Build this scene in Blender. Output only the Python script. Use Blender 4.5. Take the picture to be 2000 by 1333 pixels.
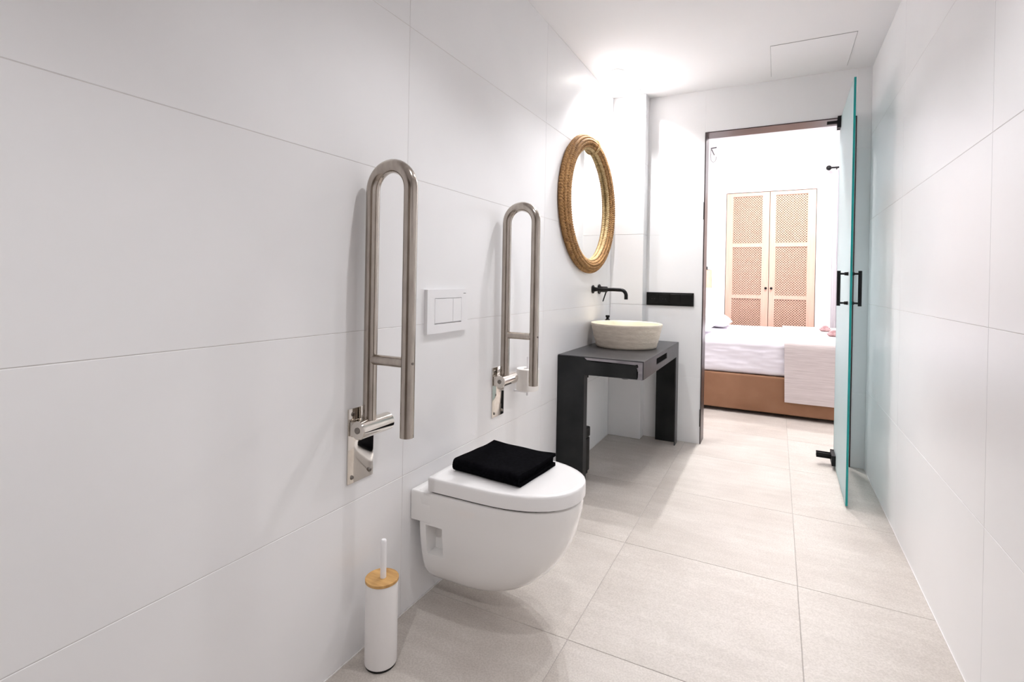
import bpy, bmesh, math, random
from mathutils import Vector, Matrix, noise
for _o in list(bpy.data.objects):
    bpy.data.objects.remove(_o)
S = bpy.context.scene
C = S.collection
PI = math.pi
random.seed(7)

# ------------------------------------------------------------------ camera, world, exposure
cam_d = bpy.data.cameras.new('camera')
cam = bpy.data.objects.new('camera', cam_d); C.objects.link(cam); S.camera = cam
cam_d.sensor_fit = 'HORIZONTAL'; cam_d.sensor_width = 36.0
cam_d.lens = 1001.87 / 2000 * 36.0
cam_d.shift_x = (1000 - 999.86) / 2000
cam_d.shift_y = (554.49 - 666.5) / 2000
cam_d.clip_start = 0.02
_F = Vector((-0.4592, 0.8883, -0.0044)).normalized()
_R = Vector((0.8882, 0.4592, 0.0179)).normalized()
_U = _R.cross(_F).normalized()
_R = _F.cross(_U).normalized()
cam.matrix_world = Matrix(((_R.x, _U.x, -_F.x, 0), (_R.y, _U.y, -_F.y, 0), (_R.z, _U.z, -_F.z, 1.1), (0, 0, 0, 1)))

world = bpy.data.worlds.new('sky'); S.world = world; world.use_nodes = True
_bg = world.node_tree.nodes['Background']
_bg.inputs[0].default_value = (0.86, 0.93, 1.0, 1); _bg.inputs[1].default_value = 2.0
S.view_settings.view_transform = 'Standard'
S.view_settings.look = 'None'
S.view_settings.gamma = 1.0
S.view_settings.use_curve_mapping = False
S.view_settings.exposure = 0.56
S.cycles.diffuse_bounces = 7
S.cycles.max_bounces = 10
S.cycles.sample_clamp_indirect = 8.0
S.cycles.adaptive_threshold = 0.02

SPOT_W = 26.0
BEDROOM_W = 32.0

# ------------------------------------------------------------------ materials
M = {}
def mat(name, col, rough=0.5, metal=0.0, **kw):
    m = bpy.data.materials.new(name); m.use_nodes = True
    b = m.node_tree.nodes['Principled BSDF']
    b.inputs['Base Color'].default_value = (*col, 1); b.inputs['Roughness'].default_value = rough
    b.inputs['Metallic'].default_value = metal
    for k, v in kw.items():
        b.inputs[k].default_value = v
    M[name] = m
    return m
def nodes(m):
    nt = m.node_tree
    return nt, nt.nodes['Principled BSDF'], nt.nodes.new, nt.links.new
def noise_col(m, c1, c2, scale=8, detail=4, rough=0.5, coord='Object', stretch=(1, 1, 1), lo=0.3, hi=0.7, bump=0.0, bscale=None, bdist=0.001):
    nt, b, N, L = nodes(m)
    tc = N('ShaderNodeTexCoord'); mp = N('ShaderNodeMapping'); mp.inputs['Scale'].default_value = stretch
    L(tc.outputs[coord], mp.inputs[0])
    n = N('ShaderNodeTexNoise'); n.inputs['Scale'].default_value = scale; n.inputs['Detail'].default_value = detail; n.inputs['Roughness'].default_value = rough
    L(mp.outputs[0], n.inputs['Vector'])
    r = N('ShaderNodeValToRGB'); r.color_ramp.elements[0].position = lo; r.color_ramp.elements[1].position = hi
    r.color_ramp.elements[0].color = (*c1, 1); r.color_ramp.elements[1].color = (*c2, 1)
    L(n.outputs['Fac'], r.inputs[0]); L(r.outputs[0], b.inputs['Base Color'])
    if bump:
        n2 = N('ShaderNodeTexNoise'); n2.inputs['Scale'].default_value = bscale or scale * 6; n2.inputs['Detail'].default_value = 4
        L(mp.outputs[0], n2.inputs['Vector'])
        bp = N('ShaderNodeBump'); bp.inputs['Strength'].default_value = bump; bp.inputs['Distance'].default_value = bdist
        L(n2.outputs['Fac'], bp.inputs['Height']); L(bp.outputs[0], b.inputs['Normal'])
    return m

noise_col(mat('wall_tile', (0.8, 0.79, 0.79), 0.32), (0.84, 0.838, 0.846), (0.865, 0.862, 0.870), scale=3, detail=3)
noise_col(mat('grout', (0.6, 0.58, 0.57), 0.9), (0.66, 0.635, 0.63), (0.73, 0.71, 0.70), scale=30)
noise_col(mat('floor_grout', (0.4, 0.38, 0.36), 0.9), (0.36, 0.335, 0.315), (0.46, 0.43, 0.405), scale=30)
noise_col(mat('taupe_wall', (0.3, 0.26, 0.23), 0.6), (0.22, 0.19, 0.165), (0.28, 0.24, 0.21), scale=3)
noise_col(mat('plaster', (0.8, 0.78, 0.78), 0.8), (0.85, 0.842, 0.85), (0.87, 0.862, 0.87), scale=2)
noise_col(mat('bedroom_paint', (0.88, 0.88, 0.89), 0.85), (0.87, 0.86, 0.88), (0.89, 0.88, 0.90), scale=2)
# floor tile: fine concrete-look stone with broad clouds, faint streaks and speckles
fm = mat('floor_tile', (0.5, 0.46, 0.42), 0.42)
nt, b, N, L = nodes(fm)
tc = N('ShaderNodeTexCoord')
oi = N('ShaderNodeObjectInfo')
add = N('ShaderNodeVectorMath'); add.operation = 'ADD'
mulr = N('ShaderNodeVectorMath'); mulr.operation = 'SCALE'; mulr.inputs['Scale'].default_value = 9.0
cmb = N('ShaderNodeCombineXYZ')
for k in range(3): L(oi.outputs['Random'], cmb.inputs[k])
L(cmb.outputs[0], mulr.inputs[0]); L(tc.outputs['Object'], add.inputs[0]); L(mulr.outputs[0], add.inputs[1])
def fnoise(scale, detail, stretch=(1, 1, 1), rough=0.55):
    mp = N('ShaderNodeMapping'); mp.inputs['Scale'].default_value = stretch; L(add.outputs[0], mp.inputs[0])
    n = N('ShaderNodeTexNoise'); n.inputs['Scale'].default_value = scale; n.inputs['Detail'].default_value = detail; n.inputs['Roughness'].default_value = rough
    L(mp.outputs[0], n.inputs['Vector']); return n
def ramp(src, lo, hi, c1, c2):
    r = N('ShaderNodeValToRGB'); r.color_ramp.elements[0].position = lo; r.color_ramp.elements[1].position = hi
    r.color_ramp.elements[0].color = (*c1, 1); r.color_ramp.elements[1].color = (*c2, 1); L(src, r.inputs[0]); return r
def mixm(a, c, fac, mode='MULTIPLY'):
    x = N('ShaderNodeMix'); x.data_type = 'RGBA'; x.blend_type = mode; x.inputs[0].default_value = fac
    L(a, x.inputs[6]); L(c, x.inputs[7]); return x.outputs[2]
cl = ramp(fnoise(3.2, 5).outputs['Fac'], 0.3, 0.72, (0.52, 0.475, 0.435), (0.63, 0.59, 0.55))
st = ramp(fnoise(7, 4, (0.7, 3.5, 1)).outputs['Fac'], 0.35, 0.7, (0.86, 0.85, 0.84), (1, 1, 1))
sp = ramp(fnoise(190, 2, rough=0.7).outputs['Fac'], 0.36, 0.62, (0.80, 0.785, 0.77), (1.04, 1.04, 1.04))
o1 = mixm(cl.outputs[0], st.outputs[0], 0.6); o2 = mixm(o1, sp.outputs[0], 0.75)
L(o2, b.inputs['Base Color'])
bp = N('ShaderNodeBump'); bp.inputs['Strength'].default_value = 0.12; bp.inputs['Distance'].default_value = 0.0008
L(fnoise(120, 3).outputs['Fac'], bp.inputs['Height']); L(bp.outputs[0], b.inputs['Normal'])

mat('ceramic', (0.83, 0.82, 0.81), 0.10, **{'Coat Weight': 0.6, 'Coat Roughness': 0.04})
noise_col(M['ceramic'], (0.88, 0.87, 0.86), (0.90, 0.89, 0.88), scale=2)
mat('seat_plastic', (0.86, 0.85, 0.85), 0.22); noise_col(M['seat_plastic'], (0.85, 0.84, 0.84), (0.87, 0.86, 0.86), scale=2)
mat('white_plastic', (0.86, 0.855, 0.87), 0.3); noise_col(M['white_plastic'], (0.85, 0.845, 0.86), (0.87, 0.865, 0.88), scale=3)
mat('white_enamel', (0.80, 0.78, 0.77), 0.45); noise_col(M['white_enamel'], (0.79, 0.77, 0.76), (0.81, 0.79, 0.785), scale=4)
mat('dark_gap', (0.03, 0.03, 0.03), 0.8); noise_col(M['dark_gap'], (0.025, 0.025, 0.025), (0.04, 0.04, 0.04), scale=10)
mat('satin_steel', (0.52, 0.47, 0.42), 0.17, 1.0); noise_col(M['satin_steel'], (0.40, 0.355, 0.315), (0.50, 0.45, 0.40), scale=30, stretch=(3, 3, 0.6))
mat('polished_steel', (0.70, 0.66, 0.61), 0.07, 1.0); noise_col(M['polished_steel'], (0.66, 0.62, 0.57), (0.72, 0.68, 0.63), scale=6)
mat('screw_steel', (0.20, 0.18, 0.16), 0.35, 1.0); noise_col(M['screw_steel'], (0.16, 0.14, 0.13), (0.24, 0.22, 0.2), scale=60)
mat('black_metal', (0.010, 0.010, 0.011), 0.42, **{'Specular IOR Level': 0.25}); noise_col(M['black_metal'], (0.005, 0.005, 0.0055), (0.009, 0.009, 0.010), scale=40)
mat('black_plastic', (0.012, 0.012, 0.012), 0.42, **{'Specular IOR Level': 0.2}); noise_col(M['black_plastic'], (0.004, 0.004, 0.004), (0.008, 0.008, 0.0075), scale=20)
# hot-rolled steel sheet of the vanity: dark, bluish clouds of mill scale
mat('mill_steel', (0.06, 0.06, 0.065), 0.36, 0.75)
noise_col(M['mill_steel'], (0.045, 0.046, 0.050), (0.105, 0.102, 0.108), scale=5, detail=6, rough=0.65, bump=0.06, bscale=60)
mat('black_steel', (0.02, 0.02, 0.02), 0.45, 0.5)  # darker copy of the sheet: black scale, and dark reflection put into leg faces
noise_col(M['black_steel'], (0.008, 0.009, 0.010), (0.026, 0.028, 0.029), scale=6, detail=5, bump=0.05, bscale=60)
mat('bare_steel', (0.32, 0.31, 0.33), 0.3, 1.0)
noise_col(M['bare_steel'], (0.26, 0.25, 0.27), (0.42, 0.40, 0.43), scale=12, stretch=(1, 1, 4))
# travertine-like bowl with horizontal chiselling
mat('bowl_stone', (0.66, 0.57, 0.45), 0.55)
noise_col(M['bowl_stone'], (0.58, 0.50, 0.41), (0.77, 0.69, 0.59), scale=14, detail=6, rough=0.65, stretch=(1, 1, 5), bump=0.5, bscale=55, bdist=0.002)
mat('bowl_inside', (0.78, 0.69, 0.52), 0.35); noise_col(M['bowl_inside'], (0.74, 0.65, 0.48), (0.82, 0.74, 0.58), scale=8)
# woven esparto rope
mat('rope', (0.36, 0.21, 0.08), 0.75)
noise_col(M['rope'], (0.16, 0.068, 0.022), (0.58, 0.33, 0.122), scale=55, detail=4, rough=0.7, lo=0.28, hi=0.74, bump=0.6, bscale=180, bdist=0.002)
mat('rope_pale', (0.55, 0.40, 0.2), 0.75)
noise_col(M['rope_pale'], (0.34, 0.21, 0.08), (0.74, 0.56, 0.30), scale=60, detail=4, rough=0.7, bump=0.6, bscale=180, bdist=0.002)
mat('mirror_glass', (0.93, 0.94, 0.93), 0.01, 1.0); noise_col(M['mirror_glass'], (0.92, 0.93, 0.92), (0.94, 0.95, 0.94), scale=1)
mat('bamboo', (0.55, 0.31, 0.10), 0.45); noise_col(M['bamboo'], (0.46, 0.24, 0.07), (0.66, 0.39, 0.14), scale=14, detail=4, stretch=(1, 6, 1))
mat('towel_black', (0.006, 0.006, 0.008), 1.0, **{'Specular IOR Level': 0.02})
noise_col(M['towel_black'], (0.0022, 0.0022, 0.0028), (0.005, 0.005, 0.0065), scale=90, bump=0.7, bscale=420, bdist=0.0015)
mat('tissue', (0.86, 0.83, 0.80), 0.95); noise_col(M['tissue'], (0.84, 0.81, 0.78), (0.88, 0.85, 0.82), scale=20, bump=0.2, bscale=80)
mat('frame_bronze', (0.055, 0.040, 0.042), 0.32, 0.6); noise_col(M['frame_bronze'], (0.045, 0.032, 0.034), (0.07, 0.052, 0.054), scale=8)
# acid-etched door glass and its polished green edge
gm = mat('etched_glass', (0.72, 0.90, 0.92), 0.55, **{'Transmission Weight': 0.75, 'IOR': 1.5})
noise_col(gm, (0.80, 0.945, 0.955), (0.84, 0.955, 0.967), scale=4)
mat('glass_edge', (0.006, 0.27, 0.26), 0.25); noise_col(M['glass_edge'], (0.004, 0.28, 0.275), (0.010, 0.36, 0.35), scale=6)
mat('clear_glass', (1, 1, 1), 0.0, **{'Transmission Weight': 1.0, 'IOR': 1.45}); noise_col(M['clear_glass'], (0.98, 0.99, 0.99), (1, 1, 1), scale=2)
mat('linen', (0.80, 0.78, 0.84), 0.9); noise_col(M['linen'], (0.78, 0.755, 0.82), (0.82, 0.80, 0.86), scale=5, bump=0.15, bscale=300)
mat('pillow_cotton', (0.84, 0.82, 0.85), 0.9); noise_col(M['pillow_cotton'], (0.83, 0.81, 0.84), (0.85, 0.83, 0.86), scale=5, bump=0.1, bscale=300)
rm = mat('runner_weave', (0.62, 0.56, 0.55), 0.95)
noise_col(rm, (0.56, 0.50, 0.495), (0.70, 0.64, 0.635), scale=26, detail=4, stretch=(0.25, 1, 8), bump=0.5, bscale=60, bdist=0.002)
mat('skirt_fabric', (0.27, 0.135, 0.075), 0.9); noise_col(M['skirt_fabric'], (0.235, 0.115, 0.06), (0.30, 0.155, 0.088), scale=4, detail=4, bump=0.15, bscale=500)
mat('peach_wood', (0.66, 0.46, 0.33), 0.55); noise_col(M['peach_wood'], (0.62, 0.415, 0.325), (0.70, 0.485, 0.39), scale=6, detail=4, stretch=(6, 1, 0.5))
mat('cane', (0.68, 0.48, 0.34), 0.6); noise_col(M['cane'], (0.61, 0.40, 0.30), (0.71, 0.49, 0.38), scale=40)
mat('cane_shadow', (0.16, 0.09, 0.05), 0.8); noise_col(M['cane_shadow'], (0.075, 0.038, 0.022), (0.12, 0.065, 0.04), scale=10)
mat('shade_peach', (0.80, 0.50, 0.36), 0.8); noise_col(M['shade_peach'], (0.77, 0.47, 0.33), (0.83, 0.53, 0.39), scale=20)
mat('sheer', (0.85, 0.83, 0.86), 0.9); noise_col(M['sheer'], (0.84, 0.82, 0.85), (0.86, 0.84, 0.87), scale=9)
mat('rosette', (0.55, 0.30, 0.32), 0.9); noise_col(M['rosette'], (0.36, 0.20, 0.21), (0.66, 0.48, 0.49), scale=30)
mat('plug_grey', (0.3, 0.3, 0.3), 0.5); noise_col(M['plug_grey'], (0.26, 0.26, 0.26), (0.34, 0.34, 0.34), scale=30)
def emis(name, col, s):
    m = mat(name, col, 0.5); nt, b, N, L = nodes(m)
    b.inputs['Emission Strength'].default_value = s
    noise_col(m, col, tuple(min(1, c * 1.02) for c in col), scale=3)
    b.inputs['Emission Color'].default_value = (*col, 1)
emis('lamp_glow', (1.0, 0.95, 0.90), 14.0)
M['lamp_glow'].cycles.emission_sampling = 'NONE'

# ------------------------------------------------------------------ mesh helpers
ORI = {}                       # world origin of every object built
def worigin(o): return ORI.get(o.name, Vector((0, 0, 0)))
def obj(name, bm, material, parent=None, origin=None, smooth=True, angle=35):
    """link bm (world coordinates) as one mesh object; children are stored relative to their parent"""
    if origin is None:
        origin = worigin(parent) if parent else Vector((0, 0, 0))
    origin = Vector(origin)
    bmesh.ops.translate(bm, verts=bm.verts, vec=-origin)
    bmesh.ops.recalc_face_normals(bm, faces=bm.faces)
    me = bpy.data.meshes.new(name); bm.to_mesh(me); bm.free()
    mats = material if isinstance(material, (list, tuple)) else [material]
    for k in mats: me.materials.append(M[k])
    if smooth:
        me.shade_smooth(); me.set_sharp_from_angle(angle=math.radians(angle))
    o = bpy.data.objects.new(name, me); C.objects.link(o)
    ORI[o.name] = origin
    if parent:
        o.parent = parent; o.location = origin - worigin(parent)
    else:
        o.location = origin
    return o
def tag(o, label, cat=None, group=None, kind=None):
    o['label'] = label
    if cat: o['category'] = cat
    if group: o['group'] = group
    if kind: o['kind'] = kind
    return o
def thing(name, loc, label, cat, group=None):
    o = bpy.data.objects.new(name, None); C.objects.link(o); o.location = loc
    o.empty_display_size = 0.05; ORI[o.name] = Vector(loc)
    return tag(o, label, cat, group)
def copy_tree(o, loc=None, parent=None):
    c = o.copy(); C.objects.link(c); ORI[c.name] = Vector(loc) if loc is not None else worigin(o)
    if loc is not None: c.location = loc
    if parent: c.parent = parent
    for ch in list(o.children): copy_tree(ch, None, c)
    return c
def struct(name, bm, m, label=None, **kw):
    o = obj(name, bm, m, **kw); o['kind'] = 'structure'
    if label: o['label'] = label
    return o
def B(): return bmesh.new()
def box(bm, x0, x1, y0, y1, z0, z1, bev=0.0, seg=1):
    r = bmesh.ops.create_cube(bm, size=1.0)
    vs = r['verts']
    for v in vs:
        v.co = Vector((x0 + (v.co.x + .5) * (x1 - x0), y0 + (v.co.y + .5) * (y1 - y0), z0 + (v.co.z + .5) * (z1 - z0)))
    if bev:
        es = list({e for v in vs for e in v.link_edges})
        bmesh.ops.bevel(bm, geom=es, offset=bev, segments=seg, affect='EDGES', profile=0.5)
    return bm
def bbox(*a, **k): return box(B(), *a, **k)
def cyl(bm, p0, p1, r0, r1=None, n=24, caps=True, bev=0.0):
    p0 = Vector(p0); p1 = Vector(p1); r1 = r0 if r1 is None else r1
    d = p1 - p0; q = d.to_track_quat('Z', 'Y').to_matrix()
    rings = []
    prof = [(0, r0), (1, r1)] if not bev else [(0, r0 - bev), (bev / d.length, r0), (1 - bev / d.length, r1), (1, r1 - bev)]
    for t, r in prof:
        rings.append([bm.verts.new(p0 + d * t + q @ Vector((r * math.cos(a * 2 * PI / n), r * math.sin(a * 2 * PI / n), 0))) for a in range(n)])
    for a, c in zip(rings, rings[1:]):
        for k in range(n): bm.faces.new((a[k], a[(k + 1) % n], c[(k + 1) % n], c[k]))
    if caps:
        bm.faces.new(list(reversed(rings[0]))); bm.faces.new(rings[-1])
    return bm
def tube(bm, pts, r, n=14, caps=True):
    pts = [Vector(p) for p in pts]; rings = []
    up = None
    for i, p in enumerate(pts):
        t = (pts[min(i + 1, len(pts) - 1)] - pts[max(i - 1, 0)]).normalized()
        if up is None:
            up = Vector((0, 1, 0)) if abs(t.y) < 0.9 else Vector((1, 0, 0))
        s = t.cross(up).normalized(); up = s.cross(t).normalized()
        rr = r[i] if isinstance(r, (list, tuple)) else r
        rings.append([bm.verts.new(p + s * rr * math.cos(a * 2 * PI / n) + up * rr * math.sin(a * 2 * PI / n)) for a in range(n)])
    for a, c in zip(rings, rings[1:]):
        for k in range(n): bm.faces.new((a[k], a[(k + 1) % n], c[(k + 1) % n], c[k]))
    if caps:
        bm.faces.new(list(reversed(rings[0]))); bm.faces.new(rings[-1])
    return bm
def lathe(bm, cx, cy, prof, n=40, cap=True):
    rings = []
    for r, z in prof:
        rings.append([bm.verts.new((cx + r * math.cos(k * 2 * PI / n), cy + r * math.sin(k * 2 * PI / n), z)) for k in range(n)])
    for a, c in zip(rings, rings[1:]):
        for k in range(n): bm.faces.new((a[k], a[(k + 1) % n], c[(k + 1) % n], c[k]))
    if cap:
        bm.faces.new(list(reversed(rings[0]))); bm.faces.new(rings[-1])
    return bm
def loft(bm, loops, cap=True):
    rings = [[bm.verts.new(p) for p in lp] for lp in loops]; n = len(rings[0])
    for a, c in zip(rings, rings[1:]):
        for k in range(n): bm.faces.new((a[k], a[(k + 1) % n], c[(k + 1) % n], c[k]))
    if cap:
        bm.faces.new(list(reversed(rings[0]))); bm.faces.new(rings[-1])
    return bm

# ------------------------------------------------------------------ room shell
XL, XR, YE, H = -1.076, 0.489, 3.746, 2.44
YB = -1.2                       # wall behind the camera
YC, XC = 3.635, -0.842          # column in the far left corner
DL, DR, DH = -0.457, 0.415, 2.150   # door opening
YW = YE + 0.15                  # bedroom side of the end wall
BX0, BX1, BY1, BH = -1.75, 2.2, 7.15, 3.0
T = 0.008; G = 0.0018           # tile thickness, joint width

def tiled(parent, axis, plane, sgn, us, zs, m='wall_tile', uskip=None):
    """tiles as children; axis 'X': wall facing sgn*X at x=plane, u=Y; axis 'Y': wall facing sgn*Y, u=X"""
    cache = {}
    for u0, u1 in zip(us, us[1:]):
        for z0, z1 in zip(zs, zs[1:]):
            if uskip and uskip(u0, u1, z0, z1): continue
            w, h = u1 - u0 - G, z1 - z0 - G
            cu, cz = (u0 + u1) / 2, (z0 + z1) / 2
            lo, hi = (plane - T * sgn, plane) if sgn > 0 else (plane, plane + T)
            if axis == 'X':
                bm = bbox(min(lo, hi), max(lo, hi), cu - w / 2, cu + w / 2, cz - h / 2, cz + h / 2, bev=0.0007); org = (plane, cu, cz)
            else:
                bm = bbox(cu - w / 2, cu + w / 2, min(lo, hi), max(lo, hi), cz - h / 2, cz + h / 2, bev=0.0007); org = (cu, plane, cz)
            obj('tile', bm, m, parent, origin=org, smooth=False)

# floor with its stone tiles
floor = struct('floor', bbox(BX0 - .1, BX1 + .1, YB - .1, BY1 + .1, -0.12, -0.0012), 'floor_grout', 'pale beige stone-look tile floor of bathroom and bedroom', origin=(0, 0, 0))
fx = [-0.5535 + 0.6397 * k for k in range(-3, 6)]
fy = [1.486 + 0.673 * k for k in range(-5, 10)]
cache = {}
for i in range(len(fx) - 1):
    for j in range(len(fy) - 1):
        x0, x1, y0, y1 = fx[i], fx[i + 1], fy[j], fy[j + 1]
        if y1 < YE + 0.02:
            x0 = max(x0, XL - .01); x1 = min(x1, XR + .01)
        else:
            x0 = max(x0, BX0); x1 = min(x1, BX1)
        y0 = max(y0, YB); y1 = min(y1, BY1)
        if x1 - x0 < 0.02 or y1 - y0 < 0.02: continue
        w, h = round(x1 - x0 - 0.002, 4), round(y1 - y0 - 0.002, 4)
        cx, cy = (x0 + x1) / 2, (y0 + y1) / 2
        if (w, h) in cache:
            o = bpy.data.objects.new('tile', cache[(w, h)]); C.objects.link(o); o.parent = floor; o.location = (cx, cy, 0)
        else:
            o = obj('tile', bbox(cx - w / 2, cx + w / 2, cy - h / 2, cy + h / 2, -0.01, 0, bev=0.0008), 'floor_tile', floor, origin=(cx, cy, 0), smooth=False)
            cache[(w, h)] = o.data

D = 0.0009
wl = struct('wall_left', bbox(XL - .15, XL - D, YB, YE + .15, 0, H + .06), 'grout', 'long left wall of large white tiles')
tiled(wl, 'X', XL, 1, [YB] + [1.3274 + 1.1092 * k for k in (-2, -1, 0, 1, 2)] + [YC + .02], [0.002, .457, .948, 1.434, 1.925, H])
wr = struct('wall_right', bbox(XR + D, XR + .15, YB, YE + .15, 0, H + .06), 'grout', 'right wall of large white tiles')
tiled(wr, 'X', XR, -1, [YB] + [1.7505 + 1.0804 * k for k in (-2, -1, 0, 1)] + [YE], [0.002, .483, 1.002, 1.509, 2.02, H])
bm = B()
box(bm, XL, DL, YE + D, YW, 0, H + .06); box(bm, DR, XR + .02, YE + D, YW, 0, H + .06); box(bm, DL, DR, YE + D, YW, DH, H + .06)
box(bm, BX0 - .1, XL, YW - .1, YW, 0, BH); box(bm, XR + .02, BX1 + .1, YW - .1, YW, 0, BH); box(bm, XL, XR + .02, YW - .1, YW, H + .06, BH)
we = struct('wall_end', bm, 'plaster', 'white tiled end wall around the doorway')
tiled(we, 'Y', YE, -1, [XC - .01, DL], [0.002, .455, .952, 1.450, 1.950, H])
tiled(we, 'Y', YE, -1, [DR, XR], [0.002, .455, .952, 1.450, 1.950, H])
tiled(we, 'Y', YE, -1, [DL, DR], [DH, H])
wc = struct('wall_column', bbox(XL + .001, XC - T - D, YC + T + D, YE + .02, 0, H), 'grout', 'narrow tiled column in the corner beside the mirror')
tiled(wc, 'Y', YC, -1, [XL, XC], [0.002, .455, .952, 1.450, 1.950, H])
tiled(wc, 'X', XC, 1, [YC, YE], [0.002, .455, .952, 1.450, 1.950, H])
wb = struct('wall_back', bbox(XL - .1, XR + .1, YB - .12, YB, 0, H + .06), 'taupe_wall', 'plain wall behind the viewer')
struct('ceiling', bbox(XL - .1, XR + .1, YB - .1, YE + .05, H, H + .06), 'plaster', 'smooth white bathroom ceiling')

bm = B(); box(bm, XL, XL + .003, YB, YC, 0, .003)
struct('trim_2', bm, 'white_enamel', 'thin white sealant bead along the left wall')
bm = B(); box(bm, XR - .003, XR, YB, YE, 0, .003)
struct('trim_3', bm, 'white_enamel', 'thin white sealant bead along the right wall')

# bedroom shell
struct('wall_bedroom_left', bbox(BX0 - .1, BX0, YW - .05, BY1, 0, BH), 'bedroom_paint', 'white bedroom wall behind the headboard end')
struct('wall_bedroom_right', bbox(BX1, BX1 + .1, YW - .05, BY1, 0, BH), 'bedroom_paint', 'white bedroom wall on the right')
WX0, WX1, WZ = -0.600, 0.408, 2.285            # wardrobe recess
NX0, NX1, NZ0, NZ1 = 0.78, 1.85, 0.55, 2.40    # bedroom window
bm = B()
box(bm, BX0 - .1, WX0, BY1, BY1 + .12, 0, BH); box(bm, WX0, WX1, BY1, BY1 + .12, WZ, BH)
box(bm, WX1, NX0, BY1, BY1 + .12, 0, BH); box(bm, NX1, BX1 + .1, BY1, BY1 + .12, 0, BH)
box(bm, NX0, NX1, BY1, BY1 + .12, 0, NZ0); box(bm, NX0, NX1, BY1, BY1 + .12, NZ1, BH)
struct('wall_bedroom_far', bm, 'bedroom_paint', 'white far bedroom wall with wardrobe and window')
struct('ceiling_bedroom', bbox(BX0 - .1, BX1 + .1, YW - .1, BY1 + .12, BH, BH + .06), 'bedroom_paint', 'white bedroom ceiling')
win = struct('window_1', bbox(NX0, NX1, BY1 + .05, BY1 + .056, NZ0, NZ1), 'clear_glass', 'tall bedroom window behind the curtain', origin=((NX0 + NX1) / 2, BY1 + .05, NZ0))
bm = B()
for a in ((NX0, NX0 + .05, NZ0, NZ1), (NX1 - .05, NX1, NZ0, NZ1), (NX0, NX1, NZ0, NZ0 + .05), (NX0, NX1, NZ1 - .05, NZ1), ((NX0 + NX1) / 2 - .03, (NX0 + NX1) / 2 + .03, NZ0, NZ1)):
    box(bm, a[0], a[1], BY1 + .03, BY1 + .08, a[2], a[3])
obj('window_frame', bm, 'white_plastic', win)

# door lining
tr = struct('trim_1', bbox(DL, DL + .006, YE - .004, YW + .004, 0, DH), 'frame_bronze', 'thin dark bronze lining of the doorway', origin=(DL, YE, 0))
obj('jamb', bbox(DR - .006, DR, YE - .004, YW + .004, 0, DH), 'frame_bronze', tr)
obj('lintel', bbox(DL, DR, YE - .004, YW + .004, DH - .006, DH), 'frame_bronze', tr)
bm = B()
for z in (0.12, 1.55): box(bm, DL - .003, DL + .001, YE - .0055, YE - .0035, z, z + .12)
obj('hinge_plate', bm, 'black_metal', tr)

# frosted glass door, swung open into the bathroom
gx0, gy0, gx1, gy1 = 0.326, 3.035, 0.337, 3.79
th = 0.010
dv = Vector((gx1 - gx0, gy1 - gy0, 0)); dl = dv.length; dv.normalize(); nv = Vector((dv.y, -dv.x, 0))
door = bpy.data.objects.new('door_1', None); C.objects.link(door); door.location = (gx1, gy1, 0); ORI[door.name] = Vector((gx1, gy1, 0))
door['kind'] = 'structure'; door['label'] = 'frosted aqua glass door standing open beside the right wall'
def gp(s, t, z): return Vector((gx0, gy0, 0)) + dv * s + nv * t + Vector((0, 0, z))
def gbox(bm, s0, s1, t0, t1, z0, z1, bev=0.0):
    r = bmesh.ops.create_cube(bm, size=1.0)['verts']
    for v in r: v.co = gp(s0 + (v.co.x + .5) * (s1 - s0), t0 + (v.co.y + .5) * (t1 - t0), z0 + (v.co.z + .5) * (z1 - z0))
    if bev: bmesh.ops.bevel(bm, geom=list({e for v in r for e in v.link_edges}), offset=bev, segments=2, affect='EDGES')
    return bm
bm = gbox(B(), 0, dl, -th / 2, th / 2, 0.012, 2.145)
for f in bm.faces:
    n_ = f.normal if f.normal.length else f.calc_center_median()
    f.normal_update()
    if abs(f.normal.dot(nv)) < 0.5: f.material_index = 1
obj('glass_pane', bm, ['etched_glass', 'glass_edge'], door, smooth=False)
h = obj('handle', cyl(B(), gp(.085, -.046, 1.005), gp(.085, -.046, 1.185), .0085, n=16), 'black_metal', door)
obj('bar', cyl(B(), gp(.085, .046, 1.005), gp(.085, .046, 1.185), .0085, n=16), 'black_metal', h)
for z in (1.02, 1.17):
    bm = B(); cyl(bm, gp(.085, -.046, z), gp(.085, .046, z), .005, n=12)
    for s in (-1, 1): cyl(bm, gp(.085, s * .005, z), gp(.085, s * .022, z), .010, .008, n=14)
    obj('post', bm, 'black_metal', h)
hb = obj('floor_hinge', gbox(B(), dl - .17, dl - .03, -.022, .022, .030, .085, bev=.003), 'black_metal', door)
obj('arm', gbox(B(), dl - .075, dl - .045, -.095, -.02, .048, .066, bev=.006), 'black_metal', hb)
bm = gbox(B(), dl - .075, dl - .015, -.020, .020, 2.085, 2.150, bev=.003)
ht = obj('top_hinge', bm, 'black_metal', door)
obj('arm', gbox(B(), dl - .055, dl - .04, -.075, -.018, 2.118, 2.128, bev=.003), 'black_metal', ht)

# ceiling access panel
hx0, hx1, hy0, hy1 = -0.058, 0.352, 3.20, 3.668
t = thing('ceiling_hatch', ((hx0 + hx1) / 2, (hy0 + hy1) / 2, H), 'square white access panel flush in the bathroom ceiling near the doorway', 'access panel')
obj('panel', bbox(hx0 + .002, hx1 - .002, hy0 + .002, hy1 - .002, H - .003, H + .002, bev=.001), 'plaster', t)
bm = B()
for a in ((hx0, hx0 + .002, hy0, hy1), (hx1 - .002, hx1, hy0, hy1), (hx0, hx1, hy0, hy0 + .002), (hx0, hx1, hy1 - .002, hy1)):
    box(bm, a[0], a[1], a[2], a[3], H - .0015, H + .002)
obj('shadow_gap', bm, 'plug_grey', t)

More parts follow.
